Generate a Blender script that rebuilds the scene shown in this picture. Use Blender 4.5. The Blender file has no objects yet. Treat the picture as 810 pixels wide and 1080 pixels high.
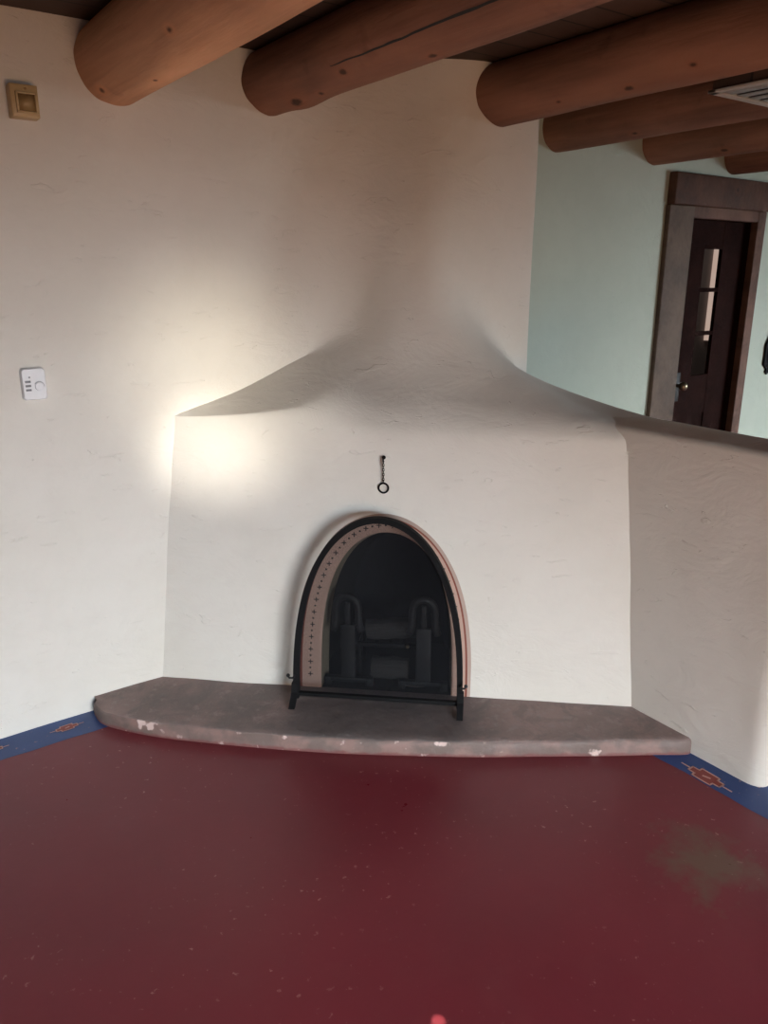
import bpy, bmesh, math, random
from mathutils import Vector, Matrix, noise
random.seed(7)
S = bpy.context.scene
COL = S.collection
V = Vector

# ------------------------------------------------------------------ helpers
def link(name, bm, mats, parent=None, smooth=True, sharp=None):
    me = bpy.data.meshes.new(name)
    bmesh.ops.remove_doubles(bm, verts=bm.verts, dist=1e-5)
    bmesh.ops.recalc_face_normals(bm, faces=bm.faces)
    bm.to_mesh(me); bm.free()
    for m in (mats if isinstance(mats, (list, tuple)) else [mats]):
        me.materials.append(m)
    if smooth:
        me.polygons.foreach_set('use_smooth', [True]*len(me.polygons))
        if sharp: me.set_sharp_from_angle(angle=math.radians(sharp))
    o = bpy.data.objects.new(name, me); COL.objects.link(o)
    if parent: o.parent = parent
    return o

def tag(o, label, cat, group=None):
    o['label'] = label; o['category'] = cat
    if group: o['group'] = group
    return o

def struct(o):
    o['kind'] = 'structure'; return o

def empty(name, loc, label, cat, group=None, rot=None):
    o = bpy.data.objects.new(name, None); COL.objects.link(o)
    o.empty_display_size = .05
    o.matrix_world = Matrix.Translation(loc) @ (rot if rot else Matrix())
    return tag(o, label, cat, group)

def box(bm, lo, hi, mi=0, bevel=0, M=None):
    lo, hi = V(lo), V(hi)
    r = bmesh.ops.create_cube(bm, size=1)
    vs = r['verts']
    for v in vs:
        v.co = V([(lo[i]+hi[i])/2 + v.co[i]*(hi[i]-lo[i]) for i in range(3)])
    fs = list({f for v in vs for f in v.link_faces})
    if bevel:
        es = list({e for v in vs for e in v.link_edges})
        r = bmesh.ops.bevel(bm, geom=es, offset=bevel, segments=2, affect='EDGES', profile=.5)
        vs = list(set(r['verts']) | {v for v in vs if v.is_valid})
        fs = list({f for v in vs for f in v.link_faces})
    for f in fs: f.material_index = mi
    if M:
        for v in vs: v.co = M @ v.co
    return vs

def tube(bm, pts, r, seg=10, closed=False, mi=0, caps=True, scale=None):
    pts = [V(p) for p in pts]; n = len(pts); rings = []
    up = None
    for i, p in enumerate(pts):
        a = pts[(i-1) % n] if (closed or i > 0) else p
        b = pts[(i+1) % n] if (closed or i < n-1) else p
        t = (b-a).normalized()
        if up is None:
            up = t.orthogonal().normalized()
        up = (up - t*up.dot(t)).normalized()
        s = t.cross(up)
        rr = r(i/(n-1)) if callable(r) else r
        rings.append([bm.verts.new(p + up*rr*math.cos(2*math.pi*k/seg) + s*rr*math.sin(2*math.pi*k/seg)) for k in range(seg)])
    for i in range(n if closed else n-1):
        A, B = rings[i], rings[(i+1) % n]
        for k in range(seg):
            f = bm.faces.new((A[k], A[(k+1) % seg], B[(k+1) % seg], B[k])); f.material_index = mi
    if caps and not closed:
        for R_ in (rings[0], rings[-1]):
            bm.faces.new(R_).material_index = mi
    return rings

def grid(bm, rows, mi=0, flip=False):
    """rows: list of lists of points"""
    vr = [[bm.verts.new(p) for p in r] for r in rows]
    for i in range(len(vr)-1):
        for j in range(len(vr[0])-1):
            q = (vr[i][j], vr[i][j+1], vr[i+1][j+1], vr[i+1][j])
            f = bm.faces.new(q[::-1] if flip else q)
            f.material_index = mi(i, j) if callable(mi) else mi
    return vr

def prism(bm, poly, d, mi=0):
    """poly: list of points; extruded by vector d"""
    d = V(d)
    a = [bm.verts.new(V(p)) for p in poly]; b = [bm.verts.new(V(p)+d) for p in poly]
    bm.faces.new(a).material_index = mi; bm.faces.new(b[::-1]).material_index = mi
    n = len(poly)
    for i in range(n):
        bm.faces.new((a[i], b[i], b[(i+1) % n], a[(i+1) % n])).material_index = mi

def wob(p, amp=.004):
    p = V(p)
    return amp*(noise.noise(p*2.2) + .6*noise.noise(p*5.5+V((7, 3, 1))))

def lerp(a, b, t): return a+(b-a)*t
def smooth(t): t = max(0, min(1, t)); return t*t*(3-2*t)

def spline(pts, ts, n):
    """resample control polyline with catmull-rom at n uniform params over ts"""
    pts = [V(p) for p in pts]; out = []
    for q in range(n):
        u = q/(n-1)*(len(pts)-1); i = min(int(u), len(pts)-2); f = u-i
        p0 = pts[max(i-1, 0)]; p1 = pts[i]; p2 = pts[i+1]; p3 = pts[min(i+2, len(pts)-1)]
        out.append(.5*((2*p1)+(p2-p0)*f+(2*p0-5*p1+4*p2-p3)*f*f+(3*p1-p0-3*p2+p3)*f**3))
    return out

# ------------------------------------------------------------------ materials
class NT:
    def __init__(s, name):
        s.m = bpy.data.materials.new(name); s.m.use_nodes = True
        s.t = s.m.node_tree; s.b = s.t.nodes['Principled BSDF']
        s.out = s.t.nodes['Material Output']
    def n(s, typ, **kw):
        x = s.t.nodes.new(typ)
        for k, v in kw.items(): setattr(x, k, v)
        return x
    def l(s, a, b): s.t.links.new(a, b)
    def setin(s, node, key, val):
        if isinstance(val, bpy.types.NodeSocket): s.l(val, node.inputs[key])
        else: node.inputs[key].default_value = val
    def coord(s): return s.n('ShaderNodeTexCoord').outputs['Object']
    def mapping(s, co, scale=(1, 1, 1), loc=(0, 0, 0), rot=(0, 0, 0)):
        m = s.n('ShaderNodeMapping'); s.l(co, m.inputs[0])
        m.inputs['Scale'].default_value = scale; m.inputs['Location'].default_value = loc; m.inputs['Rotation'].default_value = rot
        return m.outputs[0]
    def noise(s, co, scale, detail=4, rough=.55, dist=0):
        x = s.n('ShaderNodeTexNoise'); s.l(co, x.inputs['Vector'])
        x.inputs['Scale'].default_value = scale; x.inputs['Detail'].default_value = detail
        x.inputs['Roughness'].default_value = rough; x.inputs['Distortion'].default_value = dist
        return x.outputs['Fac']
    def ramp(s, fac, a, b, ca=(0, 0, 0, 1), cb=(1, 1, 1, 1)):
        r = s.n('ShaderNodeValToRGB'); s.l(fac, r.inputs[0])
        e = r.color_ramp.elements; e[0].position = a; e[1].position = b; e[0].color = ca; e[1].color = cb
        return r.outputs[0]
    def mix(s, fac, a, b, mode='MIX'):
        x = s.n('ShaderNodeMix', data_type='RGBA', blend_type=mode)
        s.setin(x, 0, fac); s.setin(x, 6, a); s.setin(x, 7, b)
        return x.outputs[2]
    def math(s, op, a, b=0.0, clamp=False):
        x = s.n('ShaderNodeMath', operation=op, use_clamp=clamp)
        s.setin(x, 0, a); s.setin(x, 1, b); return x.outputs[0]
    def dist(s, co, p):
        x = s.n('ShaderNodeVectorMath', operation='DISTANCE'); s.l(co, x.inputs[0]); x.inputs[1].default_value = p
        return x.outputs['Value']
    def bump(s, h, strength, distance=.01, prev=None):
        b = s.n('ShaderNodeBump'); b.inputs['Strength'].default_value = strength; b.inputs['Distance'].default_value = distance
        s.l(h, b.inputs['Height'])
        if prev: s.l(prev, b.inputs['Normal'])
        return b.outputs[0]
    def col(s, c): s.setin(s.b, 'Base Color', c if isinstance(c, bpy.types.NodeSocket) else (*c, 1) if len(c) == 3 else c)
    def rough(s, r): s.setin(s.b, 'Roughness', r)
    def normal(s, n_): s.l(n_, s.b.inputs['Normal'])

def c4(*c): return (*c, 1)

def plaster(name, base, var, rough=.85, strength=.5):
    k = NT(name); co = k.coord()
    a = k.noise(co, 1.7, 5); b = k.noise(co, 14, 5, .6)
    c = k.mix(k.ramp(a, .35, .7), c4(*base), c4(*var))
    c = k.mix(k.math('MULTIPLY', k.ramp(b, .45, .8), .12), c, c4(*[x*.7 for x in base]))
    k.col(c); k.rough(rough)
    # soft trowel ridges + grain + a few fine scratches
    st = k.mapping(co, (2.2, 2.2, 4), rot=(.3, .2, .5))
    n1 = k.noise(st, 2.2, 6, .6, .6)
    n2 = k.noise(co, 38, 5, .65)
    n3 = k.ramp(k.noise(k.mapping(co, (3, 3, 11), rot=(.5, .3, .4)), 3.0, 3, .5, 1.2), .665, .70)
    nn = k.bump(n1, strength*.6, .03)
    nn = k.bump(n2, strength*.22, .005, nn)
    nn = k.bump(n3, strength*.9, .006, nn)
    k.normal(nn); k.b.inputs['Specular IOR Level'].default_value = .35
    return k.m

def plain(name, c, rough=.5, metal=0., bump=None):
    k = NT(name); co = k.coord()
    a = k.noise(co, bump[0] if bump else 20, 4)
    k.col(k.mix(k.math('MULTIPLY', a, .35), c4(*c), c4(*[x*.65 for x in c])))
    k.rough(rough); k.b.inputs['Metallic'].default_value = metal
    if bump: k.normal(k.bump(a, bump[1], .004))
    return k.m

def wood_log(name, base, dark, knots=(), seed=0.):
    """long grain runs along local Y"""
    k = NT(name); co = k.coord()
    sh = k.mapping(co, (1, 1, 1), (seed, seed*2.1, seed*.7))
    g = k.noise(k.mapping(sh, (26, 1.3, 26)), 1.0, 6, .6, .5)
    p = k.noise(k.mapping(sh, (3.5, .9, 3.5)), 1.3, 4)
    c = k.mix(k.ramp(g, .3, .75), c4(*base), c4(*dark))
    c = k.mix(k.ramp(p, .40, .75), c, c4(base[0]*1.4, base[1]*1.38, base[2]*1.32))
    blot = k.ramp(k.noise(sh, 7, 3), .62, .75)
    c = k.mix(k.math('MULTIPLY', blot, .45), c, c4(*[x*.6 for x in dark]))
    for (q, r) in knots:
        st = k.mapping(co, (1, .55, 1), (0, 0, 0))
        d = k.dist(st, (q[0], q[1]*.55, q[2]))
        d = k.math('ADD', d, k.math('MULTIPLY', k.math('SUBTRACT', k.noise(co, 40, 2), .5), r*.8))
        halo = k.ramp(d, r*.9, r*2.6, (1, 1, 1, 1), (0, 0, 0, 1))
        c = k.mix(k.math('MULTIPLY', halo, .45), c, c4(base[0]*1.3, base[1]*1.1, base[2]*.95))
        core = k.ramp(d, r*.5, r*.9, (1, 1, 1, 1), (0, 0, 0, 1))
        c = k.mix(k.math('MULTIPLY', core, .85), c, c4(.03, .014, .01))
    k.col(c); k.rough(.72); k.b.inputs['Specular IOR Level'].default_value = .3
    k.normal(k.bump(k.noise(k.mapping(sh, (9, 1.2, 9)), 2, 5), .35, .02, k.bump(g, .25, .004)))
    return k.m

WHITE = plaster('cream_plaster', (.73, .69, .635), (.69, .645, .58))
GREEN = plaster('sage_plaster', (.48, .53, .455), (.44, .49, .42), strength=.35)
SHELL = plaster('shell_plaster', (.42, .35, .28), (.38, .31, .25))
IRON = plain('black_iron', (.007, .007, .008), .75, 0, (60, .2)); IRON.node_tree.nodes['Principled BSDF'].inputs['Specular IOR Level'].default_value = .15
IRONB = plain('grey_black_iron', (.011, .0115, .013), .6, .3, (60, .3))
SOOT = plain('sooty_brick', (.012, .012, .013), .95, 0, (14, .6))
REVEAL = plain('dusky_reveal_paint', (.20, .17, .125), .85, 0, (12, .3))
PINK = plain('dusty_pink_paint', (.50, .33, .265), .8, 0, (16, .25))
PINKG = plain('greyed_pink_paint', (.42, .31, .26), .8, 0, (16, .25))
REDP = plain('rust_red_paint', (.20, .045, .025), .7, 0, (16, .25))
BLACKP = plain('black_paint', (.02, .018, .018), .7)
PLASTW = plain('white_plastic', (.74, .74, .77), .35)
PLASTG = plain('grey_plastic', (.18, .18, .20), .4)
PLASTS = plain('shade_grey_plastic', (.42, .42, .45), .4)
BEIGE = plain('beige_plastic', (.52, .37, .19), .45)
BEIGED = plain('tan_plastic', (.40, .265, .12), .5)
DOORW = wood_log('dark_door_wood', (.017, .0065, .0055), (.008, .004, .0035)); DOORW.node_tree.nodes['Principled BSDF'].inputs['Specular IOR Level'].default_value = .02
FRAMEW = wood_log('frame_wood', (.12, .062, .044), (.065, .034, .025), seed=3.)
CASEW = wood_log('casing_wood', (.105, .072, .053), (.07, .048, .037), seed=5.)
VENTW = plain('vent_white_metal', (.55, .53, .5), .5, 0)
BRASS = plain('tarnished_brass', (.30, .25, .17), .35, .9)

# concrete hearth
def hearth_mat():
    k = NT('worn_hearth_concrete'); co = k.coord()
    a = k.noise(co, 3.2, 6, .6); b = k.noise(co, 22, 5, .65)
    c = k.mix(k.ramp(a, .35, .68), c4(.29, .195, .175), c4(.155, .118, .108))
    c = k.mix(k.ramp(b, .53, .75), c, c4(.31, .25, .235))
    c = k.mix(k.math('MULTIPLY', k.ramp(k.noise(co, 7, 5, .7, 1.), .5, .6), .45), c, c4(.13, .105, .10))
    # soot-greyed middle in front of the opening (real residue)
    sx = k.n('ShaderNodeSeparateXYZ'); k.l(co, sx.inputs[0])
    wobn = k.math('MULTIPLY', k.math('SUBTRACT', k.noise(co, 6, 3), .5), .12)
    dx = k.math('ABSOLUTE', k.math('ADD', k.math('SUBTRACT', sx.outputs[0], .93), wobn))
    mk = k.ramp(dx, .30, .40, (1, 1, 1, 1), (0, 0, 0, 1))
    c = k.mix(k.math('MULTIPLY', mk, .62), c, c4(.075, .072, .074))
    # worn front edge with red paint specks and pale chips
    geo = k.n('ShaderNodeNewGeometry'); sn = k.n('ShaderNodeSeparateXYZ'); k.l(geo.outputs['True Normal'], sn.inputs[0])
    side = k.ramp(sn.outputs[2], .5, .85, (1, 1, 1, 1), (0, 0, 0, 1))
    c = k.mix(side, c, k.mix(k.ramp(k.noise(co, 9, 4), .45, .6), c4(.16, .115, .10), c4(.24, .15, .13)))
    foot = k.ramp(k.math('ADD', sx.outputs[2], k.math('MULTIPLY', k.noise(co, 25, 3), .02)), .016, .022, (1, 1, 1, 1), (0, 0, 0, 1))
    c = k.mix(k.math('MULTIPLY', foot, .7), c, c4(.17, .04, .04))
    chips = k.ramp(k.noise(co, 17, 3), .60, .66)
    near = k.ramp(k.noise(k.mapping(co, (2.5, 2.5, 2.5)), 1, 2), .42, .55)
    c = k.mix(k.math('MULTIPLY', k.math('MULTIPLY', side, chips), near), c, c4(.62, .47, .43))
    k.col(c); k.rough(k.ramp(b, .3, .7, (.5, .5, .5, 1), (.75, .75, .75, 1)))
    k.normal(k.bump(b, .4, .008, k.bump(a, .5, .03)))
    return k.m
HEARTH = hearth_mat()

def floor_mat(name, base, var, worn):
    k = NT(name); co = k.coord()
    a = k.noise(co, 1.1, 5); b = k.noise(co, 9, 5, .6)
    c = k.mix(k.ramp(a, .35, .68), c4(*base), c4(*var))
    c = k.mix(k.math('MULTIPLY', k.ramp(b, .5, .8), .25), c, c4(*worn))
    # scattered pale scuffs
    sp = k.ramp(k.noise(k.mapping(co, (1, 1, 1), rot=(0, 0, .6)), 42, 3, .6), .655, .70)
    zone = k.ramp(k.noise(co, 1.9, 3), .46, .62)
    sp = k.math('MULTIPLY', sp, zone)
    c = k.mix(k.math('MULTIPLY', sp, .6), c, c4(.40, .22, .19))
    # brown-grey worn stain near the low wall
    dd = k.dist(co, (1.875, -1.90, 0))
    dd = k.math('ADD', dd, k.math('MULTIPLY', k.math('SUBTRACT', k.noise(co, 9, 5, .65), .5), .55))
    st = k.ramp(dd, .02, .17, (1, 1, 1, 1), (0, 0, 0, 1))
    c = k.mix(k.math('MULTIPLY', st, .75), c, c4(.13, .085, .055))
    k.col(c); k.b.inputs['Specular IOR Level'].default_value = .32
    k.rough(k.ramp(b, .25, .75, (.26, .26, .26, 1), (.44, .44, .44, 1)))
    k.normal(k.bump(k.noise(co, 3, 4), .10, .02, k.bump(k.noise(co, 55, 3), .06, .003)))
    return k.m
REDF = floor_mat('red_floor_paint', (.175, .021, .030), (.14, .019, .026), (.19, .038, .040))
BLUEF = floor_mat('blue_floor_paint', (.022, .060, .20), (.018, .045, .155), (.05, .09, .22))
MOTR = plain('motif_red_paint', (.25, .035, .025), .5)
MOTP = plain('motif_pink_paint', (.62, .34, .28), .5)

def boards_mat():
    k = NT('dark_ceiling_boards'); co = k.coord()
    sx = k.n('ShaderNodeSeparateXYZ'); k.l(co, sx.inputs[0])
    row = k.math('DIVIDE', sx.outputs[1], .15)
    fl = k.math('FLOOR', row); fr = k.math('FRACT', row)
    wn = k.n('ShaderNodeTexWhiteNoise', noise_dimensions='1D'); k.l(fl, wn.inputs['W'])
    g = k.noise(k.mapping(co, (1.5, 25, 25)), 1, 5, .6, .4)
    c = k.mix(wn.outputs['Value'], c4(.045, .023, .015), c4(.12, .062, .04))
    c = k.mix(k.math('MULTIPLY', g, .6), c, c4(.05, .025, .018))
    gap = k.math('LESS_THAN', fr, .06)
    c = k.mix(gap, c, c4(.012, .007, .005))
    k.col(c); k.rough(.7)
    k.normal(k.bump(gap, -.6, .01, k.bump(g, .2, .004)))
    return k.m
BOARDS = boards_mat()

def screen_mat():
    k = NT('fine_black_wire_mesh')
    co = k.coord(); sx = k.n('ShaderNodeSeparateXYZ'); k.l(co, sx.inputs[0])
    def wire(o):
        fr = k.math('FRACT', k.math('DIVIDE', o, .0022)); return k.math('LESS_THAN', fr, .24)
    w = k.math('MAXIMUM', wire(sx.outputs[0]), wire(sx.outputs[2]))
    tr = k.n('ShaderNodeBsdfTransparent'); mx = k.n('ShaderNodeMixShader')
    k.l(w, mx.inputs[0]); k.l(tr.outputs[0], mx.inputs[1]); k.l(k.b.outputs[0], mx.inputs[2])
    k.l(mx.outputs[0], k.out.inputs[0])
    k.col((.009, .010, .013)); k.rough(.8); k.b.inputs['Specular IOR Level'].default_value = .2
    return k.m
MESH = screen_mat()

def glass_mat():
    k = NT('clear_window_glass')
    k.col((1, 1, 1)); k.rough(.03); k.b.inputs['Transmission Weight'].default_value = 1.0; k.b.inputs['IOR'].default_value = 1.02
    k.b.inputs['Specular IOR Level'].default_value = .4
    return k.m
GLASS = glass_mat()

def emis(name, c, s):
    k = NT(name); co = k.coord(); e = k.n('ShaderNodeEmission')
    k.l(k.mix(k.math('MULTIPLY', k.noise(co, 6, 3), .5), c4(*c), c4(c[0], c[1]*.75, c[2]*.65)), e.inputs[0]); e.inputs[1].default_value = s
    k.l(e.outputs[0], k.out.inputs[0]); return k.m

def log_bark():
    k = NT('ashen_firewood'); co = k.coord()
    g = k.noise(k.mapping(co, (30, 4, 30)), 1, 5)
    k.col(k.mix(g, c4(.045, .042, .042), c4(.014, .013, .013))); k.rough(.95); k.normal(k.bump(g, .8, .02))
    return k.m
FIREW = log_bark()

# ------------------------------------------------------------------ camera
CZ, CY = 1.65, -2.9037
p, yaw = math.radians(16.739), math.radians(35.405)
f = V((math.sin(yaw)*math.cos(p), math.cos(yaw)*math.cos(p), -math.sin(p)))
rt = V((math.cos(yaw), -math.sin(yaw), 0)); up = rt.cross(f)
cam = bpy.data.cameras.new('camera'); co_ = bpy.data.objects.new('camera', cam); COL.objects.link(co_)
M = Matrix.Identity(4)
for i in range(3): M[i][0], M[i][1], M[i][2], M[i][3] = rt[i], up[i], -f[i], (0, CY, CZ)[i]
co_.matrix_world = M
cam.lens = 821.28*36/1080; cam.sensor_width = 36; cam.clip_start = .02; cam.clip_end = 200
S.camera = co_

# ------------------------------------------------------------------ room shell
X0, X1, Y0, ZC = -2.6, 7.2, -6.2, 2.45
PX, PX2, PYE = 2.325, 2.60, -1.815     # low wall: near face, far face, free end

def wall_grid(name, org, ux, uz, nu, nv, nrm, mat, hole=None, amp=.006):
    """wall from org along vectors ux, uz; hole=(u0,u1,v1) doorway from floor"""
    bm = bmesh.new(); org, ux, uz, nrm = V(org), V(ux), V(uz), V(nrm)
    us = [i/nu for i in range(nu+1)]; vs = [j/nv for j in range(nv+1)]
    if hole:
        us = sorted(set([u for u in us if abs(u-hole[0]) > .4/nu and abs(u-hole[1]) > .4/nu] + [hole[0], hole[1]]))
        vs = sorted(set([v for v in vs if abs(v-hole[2]) > .4/nv and abs(v-hole[3]) > .4/nv] + [hole[2], hole[3]]))
    vv = {}
    for i, u in enumerate(us):
        for j, v in enumerate(vs):
            q = org+ux*u+uz*v; q = q + nrm*wob(q, amp); vv[i, j] = bm.verts.new(q)
    for i in range(len(us)-1):
        for j in range(len(vs)-1):
            if hole and us[i] >= hole[0]-1e-6 and us[i+1] <= hole[1]+1e-6 and vs[j] >= hole[2]-1e-6 and vs[j+1] <= hole[3]+1e-6: continue
            bm.faces.new((vv[i, j], vv[i+1, j], vv[i+1, j+1], vv[i, j+1]))
    for v in [v for v in bm.verts if not v.link_faces]: bm.verts.remove(v)
    return struct(link(name, bm, mat))

wall_grid('wall_left', (X0, 0, 0), (2.55-X0, 0, 0), (0, 0, ZC), 110, 52, (0, -1, 0), WHITE)
DX0, DX1, DZ = 4.245, 4.925, 1.995
WL = X1-2.55
wall_grid('wall_far', (2.55, 0, 0), (WL, 0, 0), (0, 0, ZC), 90, 50, (0, -1, 0), GREEN,
          hole=((DX0-2.55)/WL, (DX1-2.55)/WL, 0, DZ/ZC), amp=.004)
# walls behind the camera, with their windows
WB = X1-X0
W1 = (-.9, 1.5, .25, 1.75)      # window in the wall behind the camera
wall_grid('wall_behind', (X0, Y0, 0), (WB, 0, 0), (0, 0, ZC), 60, 20, (0, 1, 0), SHELL,
          hole=((W1[0]-X0)/WB, (W1[1]-X0)/WB, W1[2]/ZC, W1[3]/ZC), amp=0)
wall_grid('wall_side', (X0, 0, 0), (0, Y0, 0), (0, 0, ZC), 30, 12, (1, 0, 0), SHELL, amp=0)
W2 = (-4.4, -2.2, .5, 1.9)
wall_grid('wall_right', (X1, 0, 0), (0, Y0, 0), (0, 0, ZC), 60, 20, (-1, 0, 0), GREEN,
          hole=(W2[1]/Y0, W2[0]/Y0, W2[2]/ZC, W2[3]/ZC), amp=0)

def window(name, c, ux, w, z0, z1):
    """timber window of one fixed pane and a mullion; c = centre of the opening on the floor line"""
    c, ux = V(c), V(ux); n_ = V((ux.y, -ux.x, 0))
    Mx = Matrix(((ux.x, n_.x, 0, c.x), (ux.y, n_.y, 0, c.y), (0, 0, 1, 0), (0, 0, 0, 1)))
    bm = bmesh.new()
    for (a, b, z_, zz) in ((-w/2, -w/2+.06, z0, z1), (w/2-.06, w/2, z0, z1), (-w/2, w/2, z0, z0+.06), (-w/2, w/2, z1-.06, z1), (-.03, .03, z0, z1)):
        box(bm, (a, -.05, z_), (b, .05, zz), M=Mx)
    o = struct(link(name, bm, FRAMEW, smooth=False))
    bm = bmesh.new(); box(bm, (-w/2+.05, -.004, z0+.05), (w/2-.05, .004, z1-.05), M=Mx)
    link('pane', bm, GLASS, o, smooth=False)
    return o
window('window_1', ((W1[0]+W1[1])/2, Y0, 0), (1, 0, 0), W1[1]-W1[0], W1[2], W1[3])
window('window_2', (X1, (W2[0]+W2[1])/2, 0), (0, 1, 0), W2[1]-W2[0], W2[2], W2[3])

# floor: red paint, blue border strips with stepped motifs
def floor():
    bm = bmesh.new()
    z0 = 0
    def quad(pts, mi, z=0.):
        bm.faces.new([bm.verts.new((x, y, z)) for x, y in pts]).material_index = mi
    quad([(X0, Y0), (X1, Y0), (X1, .02), (X0, .02)], 0)
    zst = [.0006]
    def strip(a, b, nrm, w, n=40):
        """blue strip from a to b, w wide towards nrm, hand-painted wavering edge"""
        a, b, nrm = V(a), V(b), V(nrm); zst[0] += .0001
        for i in range(n):
            p0, p1 = lerp(a, b, i/n), lerp(a, b, (i+1)/n)
            w0 = w+.006*noise.noise(p0.to_3d()*9); w1 = w+.006*noise.noise(p1.to_3d()*9)
            quad([tuple(p0), tuple(p1), tuple(p1+nrm*w1), tuple(p0+nrm*w0)], 1, zst[0])
    strip((X0, .01), (.95, .01), (0, -1), .16, 120)
    strip((PX+.01, -1.2), (PX+.01, PYE-.12), (-1, 0), .13, 40)
    strip((PX-.12, PYE+.01), (PX2+.12, PYE+.01), (0, -1), .12, 20)
    strip((PX2-.01, PYE-.11), (PX2-.01, 0), (1, 0), .13, 60)
    strip((PX2, .01), (DX0-.25, .01), (0, -1), .13, 60)
    def motif(c, u, v, s=1.):
        """stepped diamond, u = long axis, v = across"""
        c, u, v = V(c), V(u), V(v)
        A = [(-.062, 0), (-.062, .014), (-.036, .014), (-.036, .030), (.036, .030), (.036, .014), (.062, .014), (.062, -.014),
             (.036, -.014), (.036, -.030), (-.036, -.030), (-.036, -.014), (-.062, -.014)]
        bm.faces.new([bm.verts.new((*(c+u*a*s+v*b*s), .0016)) for a, b in A]).material_index = 2
        def ln(p0, p1, t=.0032):
            p0, p1 = V(p0), V(p1); d = (p1-p0).normalized(); q = V((-d.y, d.x))*t
            pts = [p0-q-d*t, p1-q+d*t, p1+q+d*t, p0+q-d*t]
            bm.faces.new([bm.verts.new((*(c+u*a.x*s+v*a.y*s), .0021)) for a in pts]).material_index = 3
        for i in range(len(A)): ln(A[i], A[(i+1) % len(A)])
        ln((-.098, .0), (-.062, .0)); ln((.062, .0), (.098, 0)); ln((-.008, -.003), (.012, .003), .004)
    for y in (-1.665,): motif((2.243, y), (-.04, -1), (1, -.04), .98)
    for x in (.527, .262, -.02, -.3): motif((x, -.068), (1, .02), (0, 1), .62 if x == .527 else .6)
    for x in (2.95, 3.4, 3.8): motif((x, -.066), (1, 0), (0, 1), .8)
    o = struct(link('floor', bm, [REDF, BLUEF, MOTR, MOTP], smooth=False))
    return o
floor()
bm = bmesh.new(); box(bm, (X0-.05, Y0-.05, ZC), (X1+.05, .06, ZC+.06)); struct(link('ceiling', bm, BOARDS, smooth=False))

# ------------------------------------------------------------------ low partition wall
def partition():
    bm = bmesh.new()
    zt, r = 1.132, .045
    prof = [(PX, 0.0)] + [(PX, zt*k/14) for k in range(1, 13)]
    prof += [(PX, zt-r-.01)]
    for k in range(0, 7):
        a = math.pi/2*k/6; prof.append((PX+.028-.028*math.cos(a), zt-r*.45+.45*r*math.sin(a)))
    for k in range(1, 6): prof.append((lerp(PX+.028, PX2-.05, k/6), zt+.006*math.sin(math.pi*k/6)))
    for k in range(0, 7):
        a = math.pi/2*k/6; prof.append((PX2-.05+.05*math.sin(a), zt-.05+.05*math.cos(a)))
    prof += [(PX2, zt*k/10) for k in range(9, -1, -1)]
    rows = []
    n = 60
    cx = (PX+PX2)/2
    for i in range(n+1):
        y = lerp(.0, PYE+.06, i/n)
        rows.append([(x, y, z) for x, z in prof])
    # rounded free end
    for k in range(1, 8):
        a = math.pi/2*k/7
        rows.append([(cx+(x-cx)*(1-.30*(1-math.cos(a))) if k < 7 else cx+(x-cx)*.70, PYE+.06-.06*math.sin(a), z if z < 1.0 else 1.0+(z-1.0)*(1-.25*(1-math.cos(a)))) for x, z in prof])
    def w(q):
        q = V(q); a = wob(q, .006)*(0 if q.z < .001 else 1)
        s = -1 if q.x < cx else 1
        return (q.x + s*a if .0 < q.z < 1.09 else q.x, q.y, q.z + (wob(q, .008) if q.z > 1.09 else 0))
    rows = [[w(q) for q in r_] for r_ in rows]
    vr = grid(bm, rows)
    bm.faces.new(vr[-1])
    return struct(link('wall_partition', bm, WHITE, sharp=50))
partition()

# ------------------------------------------------------------------ corner fireplace
A0 = V((.93, 0, .06)); E_ = V((1.365, -1.255, 0)).normalized(); N_ = V((1.255, 1.365, 0)).normalized(); KT = .09
def F(s, z, off=0.):
    """point on the battered fireplace front: s along it, z up, off into the wall"""
    return A0 + E_*s + N_*(off + KT*(z-.06)) + V((0, 0, z-.06))
def arch(cs, half, top, pw, n, zb=.06, ext=True):
    """open arch from left foot over the crown to the right foot as (s,z), even steps along it"""
    P = []
    for i in range(801):
        a = math.pi*i/800
        c, s_ = math.cos(a), math.sin(a)
        P.append((cs-half*math.copysign(abs(c)**(2/2.0), c)*1.0, s_))
    # superellipse |x|^2 + u^pw = 1
    Q = []
    for i in range(801):
        a = math.pi*i/800
        u = abs(math.sin(a))**(2/pw); x = -math.cos(a)
        Q.append((cs+half*x, zb+(top-zb)*u))
    L = [0]
    for i in range(800): L.append(L[-1]+math.hypot(Q[i+1][0]-Q[i][0], Q[i+1][1]-Q[i][1]))
    out = []; j = 0
    for k in range(n):
        t = L[-1]*k/(n-1)
        while j < 799 and L[j+1] < t: j += 1
        f_ = (t-L[j])/max(1e-9, L[j+1]-L[j]); out.append((lerp(Q[j][0], Q[j+1][0], f_), lerp(Q[j][1], Q[j+1][1], f_)))
    return out

NA = 201
OUT = arch(.921, .357, .785, 2.65, NA)
INN = arch(.938, .262, .712, 3.2, NA)

fire = empty('fireplace', (1.60, -.62, 0), 'white plastered corner fireplace with painted arched opening and flared hood', 'fireplace')
def fp(name, bm, mats, **kw):
    o = link(name, bm, mats, **kw); o.parent = fire; o.matrix_parent_inverse = fire.matrix_world.inverted(); return o
bpy.context.view_layer.update()

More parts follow.
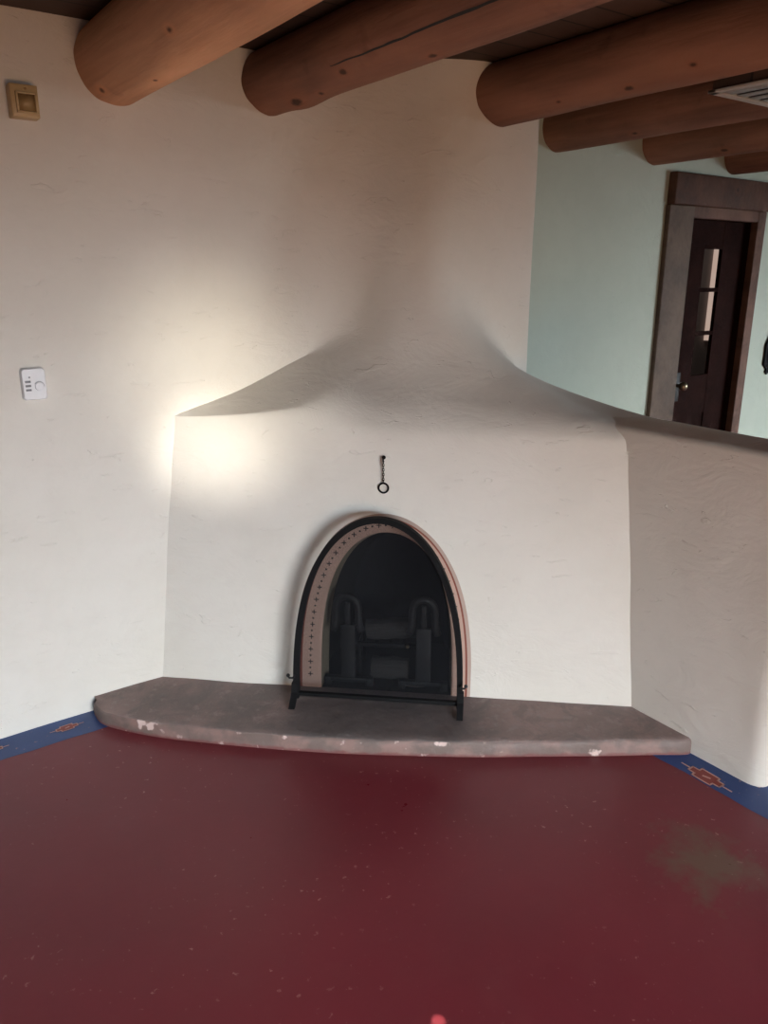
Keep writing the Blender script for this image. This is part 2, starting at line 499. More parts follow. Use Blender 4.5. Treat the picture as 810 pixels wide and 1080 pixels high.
def chimney_breast():
    bm = bmesh.new()
    NT_ = 141
    K = [(1.035, .012, 1.128), (1.09, .008, 1.15), (1.34, .006, 1.215), (1.56, .004, 1.30), (1.74, -.014, 1.372), (1.85, -.11, 1.455),
         (1.915, -.275, 1.63), (2.06, -.385, 1.62), (2.24, -.382, 1.45), (2.41, -.382, 1.328), (2.57, -.38, 1.235), (2.60, -.355, 1.215)]
    U = [(1.035, .03), (1.15, .03), (1.34, .012), (1.50, .003), (1.66, -.018), (1.82, -.075),
         (1.99, -.195), (2.12, -.31), (2.26, -.372), (2.42, -.382), (2.57, -.38), (2.60, -.355)]
    O_s = [.09, .15, .32, .50, .66, .82, 1.02, 1.30, 1.755]
    O = []
    for s_ in O_s: q = F(s_, 1.135); O.append((q.x, q.y, 1.135))
    O += [(2.44, -1.19, 1.121), (2.545, -1.50, 1.117), (2.585, -1.56, 1.095)]
    Kc = spline(K, None, NT_); Uc = spline([(x, y, 0) for x, y in U], None, NT_); Oc = spline(O, None, NT_)
    # crown of the front edge rises a little in the middle
    for i in range(NT_):
        t = i/(NT_-1)*11
        if t < 8.2: Oc[i].z = 1.135+.040*math.exp(-((t-4.6)/2.0)**2)
    rows = []
    # column from the ceiling down to the foot line
    nz = 44
    for j in range(nz):
        v = j/nz; r_ = []
        for i in range(NT_):
            z = lerp(ZC+.01, Kc[i].z, v)
            m = smooth((z-Kc[i].z)/max(.3, min(.7, ZC-Kc[i].z)))
            q = V((lerp(Kc[i].x, Uc[i].x, m), lerp(Kc[i].y, Uc[i].y, m), z)); r_.append(q)
        rows.append(r_)
    nw = 34
    for j in range(nw+1):
        r_ = []
        for i in range(NT_):
            t = i/(NT_-1)*11
            w = j/nw*(.95-.27*math.exp(-((t-5.6)/1.5)**2))
            pw = 1.0+.85*smooth((t-7.2)/1.6); cm = smooth((t-4.2)/1.4)*smooth((8.4-t)/1.2)
            q = Kc[i].lerp(Oc[i], w); hz = lerp((1-w)**pw, .34*(1-w)+.66*(1-w)**3, cm); q.z = Oc[i].z+(Kc[i].z-Oc[i].z)*hz
            r_.append(q)
        rows.append(r_)
    last = rows[-1]
    zl = 1.04
    low = []
    for i in range(NT_):
        s_ = (Oc[i]-A0).dot(E_); low.append(F(min(s_, 1.80), zl))
    for j in range(1, 13):
        a = j/12
        rows.append([last[i]*(1-a)**2 + Oc[i]*2*a*(1-a) + low[i]*a*a for i in range(NT_)])
    # trowelled soft: relax the surface away from the wall and ceiling lines
    nR = len(rows)
    W = [[0]*NT_ for _ in range(nR)]
    for j in range(1, nR-4):
        for i in range(1, NT_-1):
            t = i/(NT_-1)*11
            a = smooth((t-3.5)/1.6)*smooth((9.6-t)/1.9)
            W[j][i] = .5*a*smooth(j/8)*smooth((nR-4-j)/5)
    for it in range(95):
        new = [r_[:] for r_ in rows]
        for j in range(1, nR-4):
            for i in range(1, NT_-1):
                k = W[j][i]
                if k > .004:
                    new[j][i] = rows[j][i]*(1-k) + (rows[j-1][i]+rows[j+1][i]+rows[j][i-1]+rows[j][i+1])*(k*.25)
        rows = new
    # front: strip between the outer path (sides + hood lip) and the arch
    nl = 30
    sl, sr = (low[0]-A0).dot(E_)-.0, (low[-1]-A0).dot(E_)
    path = [F(-.10, lerp(0, zl, k/nl)) for k in range(nl)] + [q.copy() for q in rows[-1]] + [F(2.05, lerp(zl, 0, (k+1)/nl)) for k in range(nl)]
    n = len(path)
    # match each outer point with an arch point by direction
    A = arch(.938, .262, .712, 3.2, 1201)
    hole = []
    for k in range(n):
        if k < nl: u = .30*k/nl
        elif k >= n-nl: u = 1-.30*(n-1-k)/nl
        else: u = .30+.40*(k-nl)/(n-1-2*nl)
        s_, z = A[min(1200, int(round(u*1200)))]
        hole.append((s_, z if 0 < k < n-1 else 0.0))
    nr = 26
    fr = []
    for j in range(1, nr+1):
        a = j/nr; a = a**.9; r_ = []
        for k in range(n):
            q = path[k]; s0, z0 = (q-A0).dot(E_), q.z
            r_.append(F(lerp(s0, hole[k][0], a), lerp(z0, hole[k][1], a)))
        fr.append(r_)
    # displacement by hand plastering
    def disp(q, d, amp): return q + d*wob(q, amp)
    D = N_*-1
    R1 = []
    for j, r_ in enumerate(rows):
        R1.append([disp(q, V((-.3, -.8, .3)), .006 if j < nz+nw+2 else .006*max(0, 1-(j-nz-nw-1)/12)) for q in r_])
    FR = [[r_[k] if j == nr-1 else disp(r_[k], D, .004*math.sin(math.pi*j/nr)) for k in range(n)] for j, r_ in enumerate([path]+fr)]
    FR[0] = path[:]; 
    for i in range(NT_): FR[0][nl+i] = R1[-1][i]
    grid(bm, R1); grid(bm, FR)
    return fp('chimney_breast', bm, WHITE, sharp=60)
chimney_breast()

# painted arch band round the opening
def arch_band():
    bm = bmesh.new()
    fr = [0, .08, .68, .70, .78, .80, 1.0]
    mi = [0, 0, 0, 1, 1, 2]
    rows = []
    for q in fr:
        rows.append([F(lerp(a[0], b[0], q), lerp(a[1], b[1], q), -.0035 if 0 < q < 1 else (.0 if q == 1 else 0)) for a, b in zip(INN, OUT)])
    grid(bm, rows, lambda i, j: mi[i])
    # crosses and dots
    def pt(u, v):
        x = u*(NA-1); i = min(int(x), NA-2); g = x-i
        a = V(INN[i]).lerp(V(INN[i+1]), g); b = V(OUT[i]).lerp(V(OUT[i+1]), g)
        return a.lerp(b, v)
    def mark(c, r_, dd):
        for ang in ((0, math.pi/2) if r_ else (0,)):
            d = V((math.cos(ang), math.sin(ang))); q = V((-d.y, d.x))
            hl, hw = (r_, .0021) if r_ else (.0036, .0036)
            P = [c-d*hl-q*hw, c+d*hl-q*hw, c+d*hl+q*hw, c-d*hl+q*hw]
            bm.faces.new([bm.verts.new(F(a.x, a.y, -.0045-dd)) for a in P]).material_index = 3
    L = 58
    for k in range(L+1):
        u = .035+.93*k/L
        c = pt(u, .40)
        if k % 2: mark(c, 0, 0)
        else: mark(c, .0095, 0)
    o = fp('arch_trim', bm, [PINK, REDP, PINKG, BLACKP], smooth=False)
    o['label'] = 'dusty pink painted arch band with a red line and black crosses'
arch_band()

def firebox():
    bm = bmesh.new()
    rows = []
    for off, sc in ((0, 1), (.035, .985), (.07, .97), (.10, .955)):
        rows.append([F(.938+(s_-.938)*sc, .06+(z-.06)*sc, off) for s_, z in INN])
    grid(bm, rows, 1)
    # deeper chamber behind the reveal
    rows = []
    for off, sc in ((.10, .955), (.10, 1.10), (.30, 1.02), (.45, .80)):
        rows.append([F(.938+(s_-.938)*sc, .06+(z-.06)*sc, off) for s_, z in INN])
    vr = grid(bm, rows, 0)
    bm.faces.new(vr[-1]).material_index = 0
    P = [F(.66, .061, 0), F(1.22, .061, 0), F(1.24, .061, .3), F(1.17, .061, .46), F(.70, .061, .46), F(.62, .061, .3)]
    bm.faces.new([bm.verts.new(q) for q in P]).material_index = 0
    return fp('firebox', bm, [SOOT, REVEAL], sharp=40)
firebox()

def hearth():
    bm = bmesh.new()
    front = [(.640, -.035), (.645, -.12), (.70, -.215), (.80, -.345), (.95, -.50), (1.12, -.665), (1.30, -.825), (1.48, -.968), (1.665, -1.11),
             (1.86, -1.245), (2.05, -1.375), (2.20, -1.475), (2.30, -1.545), (2.335, -1.545)]
    fr = spline([(x, y, 0) for x, y in front], None, 90)
    bk = [V((lerp(.66, 2.36, k/89), lerp(.02, -1.24, (k/89)), 0)) for k in range(90)]
    for i, b in enumerate(bk):
        t = i/89
        q = F(lerp(-.05, 1.92, t), .06, .06); b.x, b.y = (q.x, q.y)
        if t < .08: b.x = lerp(.655, b.x, t/.08); b.y = .015
    zt = lambda q: .060+.004*noise.noise(q*4)
    rows = []
    rows.append([V((q.x, q.y, 0)) for q in fr])
    d = []
    for i in range(90):
        a = fr[max(0, i-1)]; b = fr[min(89, i+1)]; t = (b-a).normalized(); d.append(V((-t.y, t.x, 0)))
    for z, ins in ((.025, .001), (.048, .003), (.056, .007), (.0595, .014)):
        rows.append([V((q.x, q.y, z+.003*noise.noise(q*11))) + d[i]*(ins+.007*noise.noise(q*13+V((0, 0, z*30)))+.004*noise.noise(q*31+V((0, 0, z*60)))) for i, q in enumerate(fr)])
    for k in range(1, 16):
        t = k/15
        rows.append([V(((fr[i]+d[i]*.014).lerp(bk[i], t).x, (fr[i]+d[i]*.014).lerp(bk[i], t).y, zt((fr[i]).lerp(bk[i], t)))) for i in range(90)])
    # bake into a local frame whose X runs along the front (used by the soot zone of the material)
    R_ = Matrix((( E_.x, -N_.x*-1, 0, A0.x), (E_.y, N_.y, 0, A0.y), (0, 0, 1, 0), (0, 0, 0, 1)))
    inv = R_.inverted()
    rows = [[inv @ q for q in r_] for r_ in rows]
    grid(bm, rows)
    o = link('hearth_slab', bm, HEARTH, sharp=50)
    o.parent = fire; o.matrix_parent_inverse = fire.matrix_world.inverted(); o.matrix_basis = R_
    o['label'] = 'low worn concrete hearth slab with chipped edge'
hearth()

# ------------------------------------------------------------------ fire screen
Rf = Matrix(((E_.x, N_.x, 0, 0), (E_.y, N_.y, 0, 0), (0, 0, 1, 0), (0, 0, 0, 1)))   # local x along the front, y into the wall
def local(root, name, bm, mat, parent=None, **kw):
    o = link(name, bm, mat, **kw); o.parent = parent or root; return o
q0 = F(.918, .06, -.112); q0.z = .0
ZH = .063
screen = empty('fire_screen', V((q0.x, q0.y, ZH)), 'black arched wire mesh fire screen standing on the hearth slab', 'fire screen', rot=Rf)
def scr():
    top = .797-.06
    P = arch(0, .318, top-.006, 2.65, 81, zb=0.012)
    def strap(P, w, d0, d1, bm):
        n = len(P); rows = [[], [], [], [], []]
        for i, q in enumerate(P):
            a = V(P[max(0, i-1)]); b = V(P[min(n-1, i+1)]); t = (b-a).normalized(); nn = V((-t.y, t.x))
            y = .09*q[1]
            o_, i_ = V(q)+nn*w/2, V(q)-nn*w/2
            for k, (c, dd) in enumerate(((o_, d0), (o_, d1), (i_, d1), (i_, d0), (o_, d0))):
                rows[k].append((c.x, y+dd, c.y))
        grid(bm, rows)
    bm = bmesh.new(); strap(P, .022, -.014, .014, bm)
    local(screen, 'frame', bm, IRON, sharp=40)
    bm = bmesh.new()
    # mesh panel: fan rows between the arch and the bottom bar
    n = len(P); rows = []
    for k in range(11):
        t = k/10; rows.append([(q[0], .09*lerp(.012, q[1], t), lerp(.012, q[1], t)) for q in P])
    grid(bm, rows); local(screen, 'mesh_panel', bm, MESH)
    bm = bmesh.new(); box(bm, (-.325, -.010, .022), (.325, .010, .037), bevel=.003); local(screen, 'bottom_bar', bm, IRON)
    for sx in (-1, 1):
        bm = bmesh.new(); x = sx*.322
        prism(bm, [(x-.012, -.075, -.0), (x-.012, -.06, .0), (x-.012, .014, .04), (x-.012, .014, .075), (x-.012, -.012, .075), (x-.012, -.02, .04)], (.024, 0, 0))
        local(screen, 'foot', bm, IRON, smooth=False)
        bm = bmesh.new()
        tube(bm, [(x, -.012, .11), (x, -.03, .11), (x+sx*.014, -.034, .112), (x+sx*.018, -.03, .118)], .004, 8)
        bmesh.ops.create_uvsphere(bm, u_segments=10, v_segments=6, radius=.0075, matrix=Matrix.Translation((x+sx*.019, -.03, .12)))
        local(screen, 'side_hook', bm, IRONB)
scr()

# ------------------------------------------------------------------ andirons, grate and logs
def andiron(s_, label):
    q = F(s_, .06, .035); q.z = ZH
    r = empty('andiron', q, label, 'andiron', 'pair of horseshoe topped andirons', rot=Rf)
    bm = bmesh.new(); box(bm, (-.029, -.008, .012), (.029, .008, .265), bevel=.003)
    box(bm, (-.011, -.006, .262), (.011, .006, .36), bevel=.003)
    local(r, 'post', bm, IRONB)
    bm = bmesh.new(); P = []
    R0 = .044; zc = .345
    P.append((-.058, -.012, .245)); P.append((-.050, -.012, .262)); P.append((-.046, -.012, .285))
    for k in range(17):
        a = math.pi-math.pi*k/16; P.append((R0*math.cos(a), -.012, zc+R0*math.sin(a)*1.05))
    P += [(.046, -.012, .285), (.050, -.012, .262), (.058, -.012, .245)]
    tube(bm, P, .0145, 12); local(r, 'horseshoe', bm, IRONB)
    bm = bmesh.new()
    box(bm, (-.085, -.012, .016), (.085, .012, .034), bevel=.003)
    for sx in (-1, 1): box(bm, (sx*.085-.014, -.016, 0), (sx*.085+.014, .016, .034), bevel=.003)
    local(r, 'foot_bar', bm, IRONB)
    bm = bmesh.new(); box(bm, (-.012, .0, .085), (.012, .30, .108), bevel=.003); box(bm, (-.012, .276, 0), (.012, .30, .09), bevel=.003)
    local(r, 'log_bar', bm, IRONB)
andiron(.782, 'left iron andiron with horseshoe top standing in the fire opening')
andiron(1.085, 'right iron andiron with horseshoe top standing in the fire opening')

def grate():
    q = F(.94, .06, .12); q.z = ZH
    r = empty('fire_grate', q, 'low black iron bar grate between the two andirons', 'fire grate', rot=Rf)
    bm = bmesh.new(); box(bm, (-.135, -.008, .132), (.135, .008, .150), bevel=.003); box(bm, (-.135, .12, .132), (.135, .136, .150), bevel=.003)
    local(r, 'rail', bm, IRON)
    for k in range(5):
        bm = bmesh.new(); x = -.11+.055*k; box(bm, (x-.006, -.006, .134), (x+.006, .135, .147), bevel=.002); local(r, 'bar', bm, IRON)
    for sx in (-1, 1):
        for y in (0, .128):
            bm = bmesh.new(); box(bm, (sx*.125-.007, y-.007, 0), (sx*.125+.007, y+.007, .136), bevel=.002); local(r, 'leg', bm, IRON)
    # brass bead added as a bright glint on the front rail
    bm = bmesh.new(); bmesh.ops.create_uvsphere(bm, u_segments=12, v_segments=8, radius=.008, matrix=Matrix.Translation((.075, -.014, .146))); local(r, 'glint_bead', bm, BRASS)
grate()
def log(c, d, L, r, label, rough=1.):
    d = V(d).normalized(); bm = bmesh.new()
    pts = [V((0, (t/12-.5)*L, 0)) for t in range(13)]
    rings = tube(bm, pts, r, 14)
    for ri in rings:
        for v in ri:
            n_ = noise.noise(v.co*18+V(c)*5); s_ = 1+.22*n_*rough; v.co.x *= s_; v.co.z *= s_
    o = link('firewood_log', bm, FIREW, sharp=45)
    q = V((0, 1, 0)).rotation_difference(d)
    o.matrix_world = Matrix.Translation(c) @ q.to_matrix().to_4x4()
    return tag(o, label, 'log', 'ashy logs in the fireplace')
qa = F(.94, .0, .165); 
log(V((qa.x, qa.y, .262)), E_*1+V((0, 0, .10)), .20, .042, 'grey ashy log lying on top of the fire grate')
qa = F(.945, .0, .10); log(V((qa.x, qa.y, .115)), E_*1+V((0, 0, .0)), .15, .046, 'charred log lying on the firebox floor under the grate')

# ------------------------------------------------------------------ damper chain above the arch
def damper():
    q = F(.921, 1.002, -.005)
    # put the eye at the measured spot
    r = empty('damper_pull', q, 'small black iron ring on a chain hanging from a hook above the arch', 'damper chain', rot=Rf)
    bm = bmesh.new()
    bmesh.ops.create_cone(bm, segments=16, radius1=.0075, radius2=.0065, depth=.006, cap_ends=True, matrix=Matrix.Translation((0, -.004, 0)) @ Matrix.Rotation(math.pi/2, 4, 'X'))
    tube(bm, [(0, -.004, 0), (0, -.016, 0), (0, -.022, -.004), (0, -.022, -.011), (0, -.016, -.015), (0, -.010, -.012)], .003, 8)
    local(r, 'hook', bm, IRON, sharp=40)
    bm = bmesh.new()
    zl = -.014; nlink = 9; ll = .0135
    for k in range(nlink):
        z = zl-k*.0092
        P = []
        for a in range(14):
            t = 2*math.pi*a/14; x, zz = .0036*math.cos(t), (ll/2)*math.sin(t)
            P.append((x, -.016, z+zz-ll/2+.004) if k % 2 else (0, -.016+x, z+zz-ll/2+.004))
        tube(bm, P, .0013, 6, closed=True)
    local(r, 'chain', bm, IRON)
    bm = bmesh.new(); zc = zl-nlink*.0092-.0195
    P = [(.0185*math.cos(2*math.pi*a/32), -.012, zc+.0185*math.sin(2*math.pi*a/32)) for a in range(32)]
    tube(bm, P, .0036, 10, closed=True); local(r, 'ring', bm, IRON)
damper()

# ------------------------------------------------------------------ log ceiling beams
def beam(xc, r, y_in, label, base, dark, seed, knots=(), crack=None, bulge=()):
    """peeled log along Y, embedded at y_in; knots (angle deg, y, size); angle 270 = underside"""
    zc = ZC-r+.012; n = 110; seg = 72
    bm = bmesh.new(); rows = []
    y_end = Y0+.05
    for i in range(n+1):
        v = i/n; y = lerp(y_in, y_end, v**1.25); row = []
        for k in range(seg):
            a = 2*math.pi*k/seg
            if crack:   # crowd the samples round the crack
                a = a + .55*math.sin(2*math.pi*k/seg-crack[0]+math.pi) if False else a
            d = V((math.cos(a), 0, math.sin(a)))
            rr = r*(1+.035*noise.noise(V((math.cos(a)*1.3+seed, y*1.1, math.sin(a)*1.3)))+.018*noise.noise(V((math.cos(a)*3, y*3+seed*3, math.sin(a)*3))))
            for (ba, by, bs, bw) in bulge:
                da = math.atan2(math.sin(a-math.radians(ba)), math.cos(a-math.radians(ba)))
                rr += bs*math.exp(-(da/.8)**2-((y-by)/bw)**2)
            row.append(V((d.x*rr, y, d.z*rr)))
        rows.append(row)
    vr = [[bm.verts.new(q) for q in row] for row in rows]
    for i in range(n):
        for k in range(seg): bm.faces.new((vr[i][k], vr[i][(k+1) % seg], vr[i+1][(k+1) % seg], vr[i+1][k]))
    bm.faces.new(vr[0]); bm.faces.new(vr[-1])
    kk = [((r*math.cos(math.radians(a)), y, r*math.sin(math.radians(a))), s) for a, y, s in knots]
    o = link('ceiling_beam', bm, wood_log('log_wood', base, dark, kk, seed), sharp=60)
    o.location = (xc, 0, zc)
    tag(o, label, 'beam', 'peeled log ceiling beams')
    if crack:
        # a drying split: a dark wedge-shaped groove let into the log
        a0, y0, y1, wmax = crack
        bm = bmesh.new(); L_, R_, B_ = [], [], []
        m = 60
        for i in range(m+1):
            t = i/m; y = lerp(y0, y1, t); a = math.radians(a0)+.10*noise.noise(V((y*3, 1, 1)))+.03*noise.noise(V((y*14, 1, 1)))
            wdt = wmax*(math.sin(math.pi*min(1, t*1.0+.02))**.5)*(.5+.7*abs(noise.noise(V((y*7, 5, 2)))))
            rr = r*(1+.035*noise.noise(V((math.cos(a)*1.3+seed, y*1.1, math.sin(a)*1.3)))+.018*noise.noise(V((math.cos(a)*3, y*3+seed*3, math.sin(a)*3))))+.0012
            da = wdt/r
            L_.append((math.cos(a-da)*rr, y, math.sin(a-da)*rr)); R_.append((math.cos(a+da)*rr, y, math.sin(a+da)*rr))
            B_.append((math.cos(a)*(rr-.012), y, math.sin(a)*(rr-.012)))
        grid(bm, [L_, R_, B_, L_]); c = link('split', bm, BLACKP, o, smooth=False); c['label'] = 'long dark drying split'
    return o
B1, D1 = (.58, .31, .175), (.38, .19, .105)
B2, D2 = (.25, .118, .074), (.135, .062, .042)
beam(.955, .127, .03, 'orange brown log beam nearest the beige wall box, leftmost of the row', B1, D1, .4, knots=((235, -.09, .012), (262, -.42, .008), (220, -.75, .01)))
beam(1.535, .112, .03, 'log beam with a long dark split and a big knot, second from left', B2, D2, 2.3, knots=((252, -.27, .024), (256, -.42, .010), (232, -.62, .014), (262, -1.0, .012)), crack=(217, -.58, -1.9, .0062), bulge=((270, -.25, .012, .10),))
beam(2.362, .116, -.33, 'log beam running into the plastered chimney top', B2, D2, 4.1, knots=((235, -.75, .006), (240, -1.05, .012), (225, -1.3, .01)))
beam(3.105, .112, .03, 'log beam ending in the green wall just right of the chimney', B2, D2, 5.7, knots=((240, -.5, .01),))
beam(3.865, .112, .03, 'log beam ending in the green wall just left of the door lintel', B2, D2, 7.7, knots=((240, -.45, .014),))
beam(4.63, .112, .03, 'log beam ending in the green wall right above the doorway', B2, D2, 9.1)

# ceiling air vent between the beams
def vent():
    zb = 2.235
    r = empty('ceiling_vent', (2.76, -1.48, zb), 'white slotted metal air vent under a boxed duct between two log beams', 'vent')
    bm = bmesh.new(); w, l, t = .215, .30, .010
    for lo, hi in (((-w, -l, 0), (w, -l+.03, t)), ((-w, l-.03, 0), (w, l, t)), ((-w, -l, 0), (-w+.03, l, t)), ((w-.03, -l, 0), (w, l, t))): box(bm, lo, hi, bevel=.002)
    local(r, 'frame', bm, VENTW)
    bm = bmesh.new(); box(bm, (-w+.01, -l+.01, .012), (w-.01, l-.01, ZC-zb)); local(r, 'duct_box', bm, BOARDS, smooth=False)
    for k in range(5):
        x = -w+.075+k*(2*w-.15)/4
        bm = bmesh.new(); box(bm, (x-.022, -l+.02, .004), (x+.022, l-.02, .006)); local(r, 'slat', bm, VENTW)
vent()

# ------------------------------------------------------------------ doorway in the green wall
def door():
    d = None
    bm = bmesh.new()
    x0, x1, z1, y0, y1 = DX0+.02, DX1-.012, DZ-.015, .045, .070
    W = x1-x0
    ps = [(4.495, 4.685)]
    zs = [(1.05, 1.30), (1.325, 1.565), (1.59, 1.82)]
    # stiles, mullion, rails, bottom panel
    for a, b in ((x0, ps[0][0]), (ps[0][1], x1)): box(bm, (a, y0, .01), (b, y1, z1))
    for a, b in ((.01, .20), (.80, 1.05), (1.30, 1.325), (1.565, 1.59), (1.82, z1)): box(bm, (x0, y0+.002, a), (x1, y1-.002, b))
    box(bm, (x0+.02, y0+.007, .19), (x1-.02, y1-.007, .82))
    d = struct(link('door_1', bm, DOORW, smooth=False))
    for a, b in ps:
        for c, e in zs:
            bm = bmesh.new(); box(bm, (a-.004, .055, c-.004), (b+.004, .060, e+.004)); link('pane', bm, GLASS, d, smooth=False)
    bm = bmesh.new()
    box(bm, (x0+.06, y0-.006, .90), (x0+.115, y0, 1.08), bevel=.002)
    bmesh.ops.create_uvsphere(bm, u_segments=16, v_segments=10, radius=.028, matrix=Matrix.Translation((x0+.088, y0-.05, 1.0)))
    tube(bm, [(x0+.088, y0, 1.0), (x0+.088, y0-.045, 1.0)], .011, 10)
    for f_ in bm.faces:
        if f_.calc_center_median().y > y0-.008: f_.material_index = 1
    link('door_knob', bm, [BRASS, IRONB], d)
    bm = bmesh.new(); box(bm, (x0+.004, y0-.012, 1.80), (x0+.05, y0, 1.86), bevel=.002); tube(bm, [(x0+.005, y0-.01, 1.79), (x0+.005, y0-.01, 1.87)], .006, 8)
    link('bolt', bm, IRONB, d)
    # casing: wide left board, narrow right board, head, heavy lintel
    bm = bmesh.new(); box(bm, (4.012, -.028, 0), (DX0+.003, .02, 2.045), bevel=.006); struct(link('trim_1', bm, CASEW, smooth=False))
    bm = bmesh.new(); box(bm, (DX1-.003, -.028, 0), (5.012, .02, 2.045), bevel=.006); struct(link('trim_2', bm, FRAMEW, smooth=False))
    bm = bmesh.new(); box(bm, (DX0-.10, -.024, DZ-.012), (5.008, .02, 2.05), bevel=.004); struct(link('trim_3', bm, FRAMEW, smooth=False))
    bm = bmesh.new(); vs = box(bm, (4.018, -.05, 2.045), (5.005, .03, 2.215), bevel=.008); tl = link('door_lintel', bm, wood_log('lintel_wood', (.078, .036, .023), (.045, .022, .015), [((4.62, -.05, 2.15), .016)], 6.)); struct(tl); tl.name = 'trim_4'
    # jamb reveals and the dim room behind the door
    bm = bmesh.new(); box(bm, (DX0-.05, .02, 0), (DX0+.016, .20, 2.02)); box(bm, (DX1-.008, .02, 0), (DX1+.05, .20, 2.02)); box(bm, (DX0, .02, DZ-.012), (DX1, .20, 2.02))
    struct(link('trim_5', bm, DOORW, smooth=False))
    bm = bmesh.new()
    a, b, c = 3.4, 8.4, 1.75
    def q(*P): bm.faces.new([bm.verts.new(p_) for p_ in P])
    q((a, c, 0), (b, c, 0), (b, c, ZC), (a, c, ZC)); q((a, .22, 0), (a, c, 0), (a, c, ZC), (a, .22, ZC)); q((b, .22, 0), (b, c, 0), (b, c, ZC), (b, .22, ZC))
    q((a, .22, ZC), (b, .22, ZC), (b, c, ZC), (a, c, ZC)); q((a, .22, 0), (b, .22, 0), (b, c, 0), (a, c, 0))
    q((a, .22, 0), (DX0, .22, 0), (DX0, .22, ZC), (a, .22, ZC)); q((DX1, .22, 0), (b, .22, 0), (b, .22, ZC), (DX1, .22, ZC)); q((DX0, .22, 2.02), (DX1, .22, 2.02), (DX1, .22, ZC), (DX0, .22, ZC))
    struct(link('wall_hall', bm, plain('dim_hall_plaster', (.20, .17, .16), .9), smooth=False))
door()

# black iron plate on the green wall beyond the door
def plate():
    r = empty('iron_wall_plate', (5.295, 0, 1.165), 'black iron pointed plate with keyhole pull on the green wall right of the door', 'iron plate')
    bm = bmesh.new()
    P = [(0, -.155), (.022, -.135), (.014, -.118), (.055, -.085), (.05, -.02), (.055, .05), (.034, .085), (.014, .112), (.02, .13), (0, .155)]
    poly = P + [(-x, z) for x, z in P[-2:0:-1]]
    prism(bm, [(x, -.004, z) for x, z in poly], (0, -.012, 0)); local(r, 'back_plate', bm, IRON, smooth=False)
    bm = bmesh.new()
    tube(bm, [(.0, -.016, .03), (0, -.05, .025), (.0, -.055, -.02), (0, -.03, -.055), (0, -.016, -.06)], .009, 10)
    local(r, 'pull', bm, IRONB)
    for z in (.10, -.10):
        bm = bmesh.new(); bmesh.ops.create_uvsphere(bm, u_segments=10, v_segments=6, radius=.008, matrix=Matrix.Translation((0, -.017, z))); local(r, 'screw', bm, BRASS)
plate()

# ------------------------------------------------------------------ wall devices on the cream wall
def rounded(w, h, r, n=5, arch_=0):
    P = []
    for cx, cz, a0 in ((w-r, h-r, 0), (-w+r, h-r, 90), (-w+r, -h+r, 180), (w-r, -h+r, 270)):
        for k in range(n+1):
            a = math.radians(a0+90*k/n); P.append((cx+r*math.cos(a), cz+r*math.sin(a)))
    return [(x, z+(arch_*(1-(x/w)**2) if z > 0 else 0)) for x, z in P]
def alarm():
    r = empty('wall_alarm', (.583, 0, 1.300), 'white plastic alarm with three dark slots on the cream wall', 'alarm'); r.scale = (.82, .85, .86); r.location.x = .577
    bm = bmesh.new()
    P = rounded(.048, .062, .012, 5, .005); Q = [(x*.92, z*.94) for x, z in P]
    rows = [[(x, .004, z) for x, z in P+P[:1]], [(x, -.022, z) for x, z in P+P[:1]], [(x, -.032, z) for x, z in Q+Q[:1]]]
    vr = grid(bm, rows); bm.faces.new([bm.verts.new((x, -.032, z)) for x, z in Q]); local(r, 'casing', bm, PLASTW, sharp=40)
    for k in range(3):
        bm = bmesh.new(); z = .012-k*.0165; box(bm, (-.036, -.034, z-.0042), (-.014, -.030, z+.0042), bevel=.001); local(r, 'slot', bm, PLASTG)
    bm = bmesh.new()
    bmesh.ops.create_cone(bm, segments=28, radius1=.019, radius2=.016, depth=.007, cap_ends=True, matrix=Matrix.Translation((.018, -.034, -.008)) @ Matrix.Rotation(math.pi/2, 4, 'X'))
    local(r, 'button', bm, PLASTW, sharp=40)
    bm = bmesh.new()
    tube(bm, [(.018+.019*math.cos(a), -.0325, -.008+.019*math.sin(a)) for a in [math.radians(-5+155*k/12) for k in range(13)]], .0018, 6)
    local(r, 'button_rim', bm, PLASTS)
    bm = bmesh.new(); box(bm, (-.021, -.034, .026), (-.014, -.031, .032)); local(r, 'led', bm, PLASTS)
alarm()
def chime():
    r = empty('wall_chime_box', (.668, 0, 2.180), 'small beige plastic box high on the cream wall left of the log beams', 'wall box'); r.scale = (.80, 1.25, .72); r.location.x = .650
    bm = bmesh.new(); box(bm, (-.052, -.042, -.066), (.052, .004, .066), bevel=.005); local(r, 'cover', bm, BEIGE)
    bm = bmesh.new()
    for lo, hi in (((-.034, -.049, -.042), (-.026, -.040, .032)), ((.036, -.049, -.042), (.044, -.040, .032)), ((-.034, -.049, -.05), (.044, -.040, -.042)), ((-.034, -.049, .026), (.044, -.040, .034))): box(bm, lo, hi, bevel=.0015)
    local(r, 'grille_frame', bm, BEIGE)
    bm = bmesh.new(); box(bm, (-.028, -.045, -.044), (.038, -.040, .028)); local(r, 'grille', bm, BEIGED)
    bm = bmesh.new(); bmesh.ops.create_uvsphere(bm, u_segments=10, v_segments=6, radius=.005, matrix=Matrix.Translation((.006, -.042, .048))); local(r, 'screw', bm, BEIGED)
chime()

# ------------------------------------------------------------------ light
w = bpy.data.worlds.new('sky'); S.world = w; w.use_nodes = True
bg = w.node_tree.nodes['Background']; bg.inputs[0].default_value = (.75, .87, 1, 1); bg.inputs[1].default_value = .3

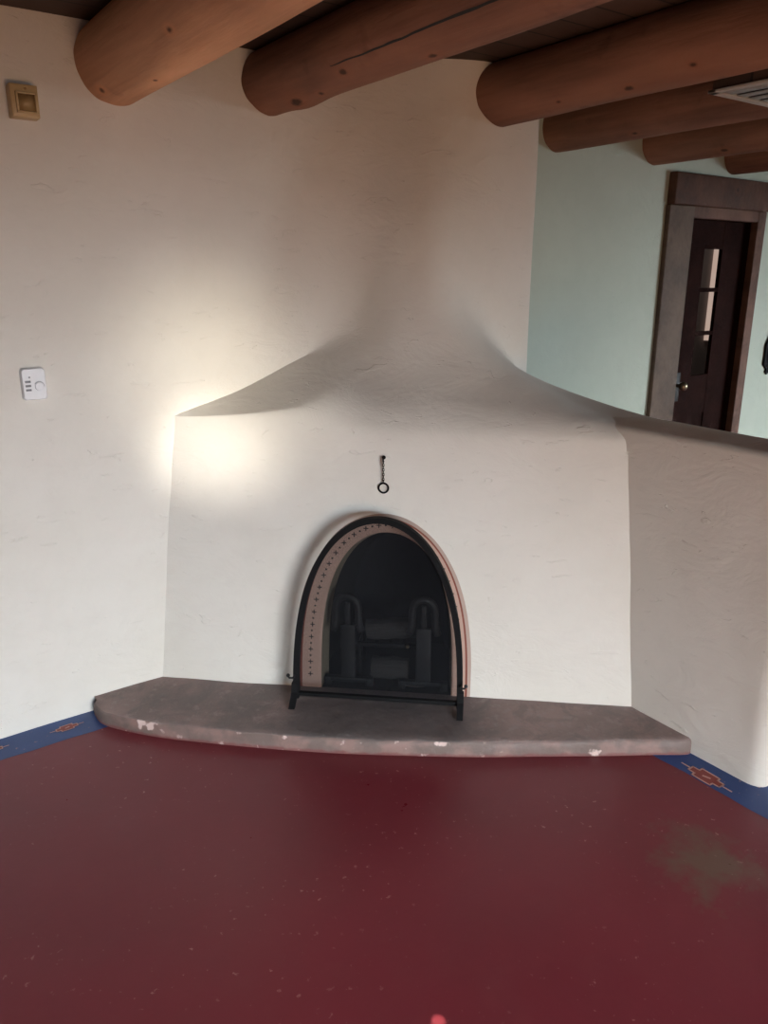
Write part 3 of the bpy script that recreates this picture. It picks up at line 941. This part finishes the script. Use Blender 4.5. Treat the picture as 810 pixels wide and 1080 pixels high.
def area(name, loc, aim, sx, sy, power, col, spread=180):
    L = bpy.data.lights.new(name, 'AREA'); L.shape = 'RECTANGLE'; L.size = sx; L.size_y = sy; L.energy = power; L.color = col; L.spread = math.radians(spread)
    o = bpy.data.objects.new(name, L); COL.objects.link(o); o.location = loc
    o.rotation_euler = (V(aim)-V(loc)).to_track_quat('-Z', 'Y').to_euler(); return o
def spot(name, loc, aim, power, ang, blend, size, col):
    L = bpy.data.lights.new(name, 'SPOT'); L.energy = power; L.spot_size = math.radians(ang); L.spot_blend = blend; L.shadow_soft_size = size; L.color = col
    o = bpy.data.objects.new(name, L); COL.objects.link(o); o.location = loc
    o.rotation_euler = (V(aim)-V(loc)).to_track_quat('-Z', 'Y').to_euler(); return o
# daylight through the two windows
def tilted(name, loc, yaw_deg, tilt_deg, sx, sy, power, col, spread):
    """window light facing yaw (0 = +Y, 90 = +X), tipped down like light from the sky"""
    y, t = math.radians(yaw_deg), math.radians(tilt_deg)
    d = V((math.sin(y)*math.cos(t), math.cos(y)*math.cos(t), -math.sin(t)))
    return area(name, loc, V(loc)+d, sx, sy, power, col, spread)
tilted('window_daylight', ((W1[0]+W1[1])/2, Y0+.08, 1.0), 3, 27, 2.3, 1.3, 131, (.77, .90, 1), 74)
tilted('side_window_daylight', (X1-.08, -3.3, 1.2), -34, 22, 2.1, 1.3, 78, (.85, .95, 1), 84)
# added warm fill from floor level, standing in for sunlit floor bounce
area('warm_floor_fill', (.7, -4.9, .12), (1.3, 0, 1.9), 1.8, 1.1, 47, (1, .60, .28), 150)
# low sun bounced off the window panes on to the wall beside the hood
spot('reflected_sun', (1.1, -5.6, 1.0), (1.22, 0, 1.31), 800, 8.6, 1, .22, (1, .93, .76))
spot('reflected_sun_low', (1.1, -5.6, .9), (1.17, -.23, 1.0), 1250, 5.2, 1, .10, (1, .95, .84))
spot('floor_fleck_spot', (1.25, -2.2, 2.36), (.907, -1.845, 0), 700, 1.0, 1, .002, (1, .85, .75))  # added narrow spot between the beams, makes the small bright floor fleck
L_ = bpy.data.lights.new('hall_fill', 'POINT'); L_.energy = 9; L_.color = (1, .88, .8); L_.shadow_soft_size = .08  # added unseen point light, brightens the hall behind the door panes
o_ = bpy.data.objects.new('hall_fill', L_); COL.objects.link(o_); o_.location = (6.2, .9, 2.1)
# door hall: glowing strip added for the bright streak behind the panes
bm = bmesh.new(); box(bm, (7.232, 1.70, 1.05), (7.27, 1.74, 1.95)); 
hw = struct(link('hall_glow_strip', bm, emis('hall_strip_glow', (1, .78, .66), .45), smooth=False))

S.view_settings.view_transform = 'Standard'; S.view_settings.look = 'None'
S.view_settings.exposure = 0.0; S.view_settings.gamma = 1; S.view_settings.use_curve_mapping = False
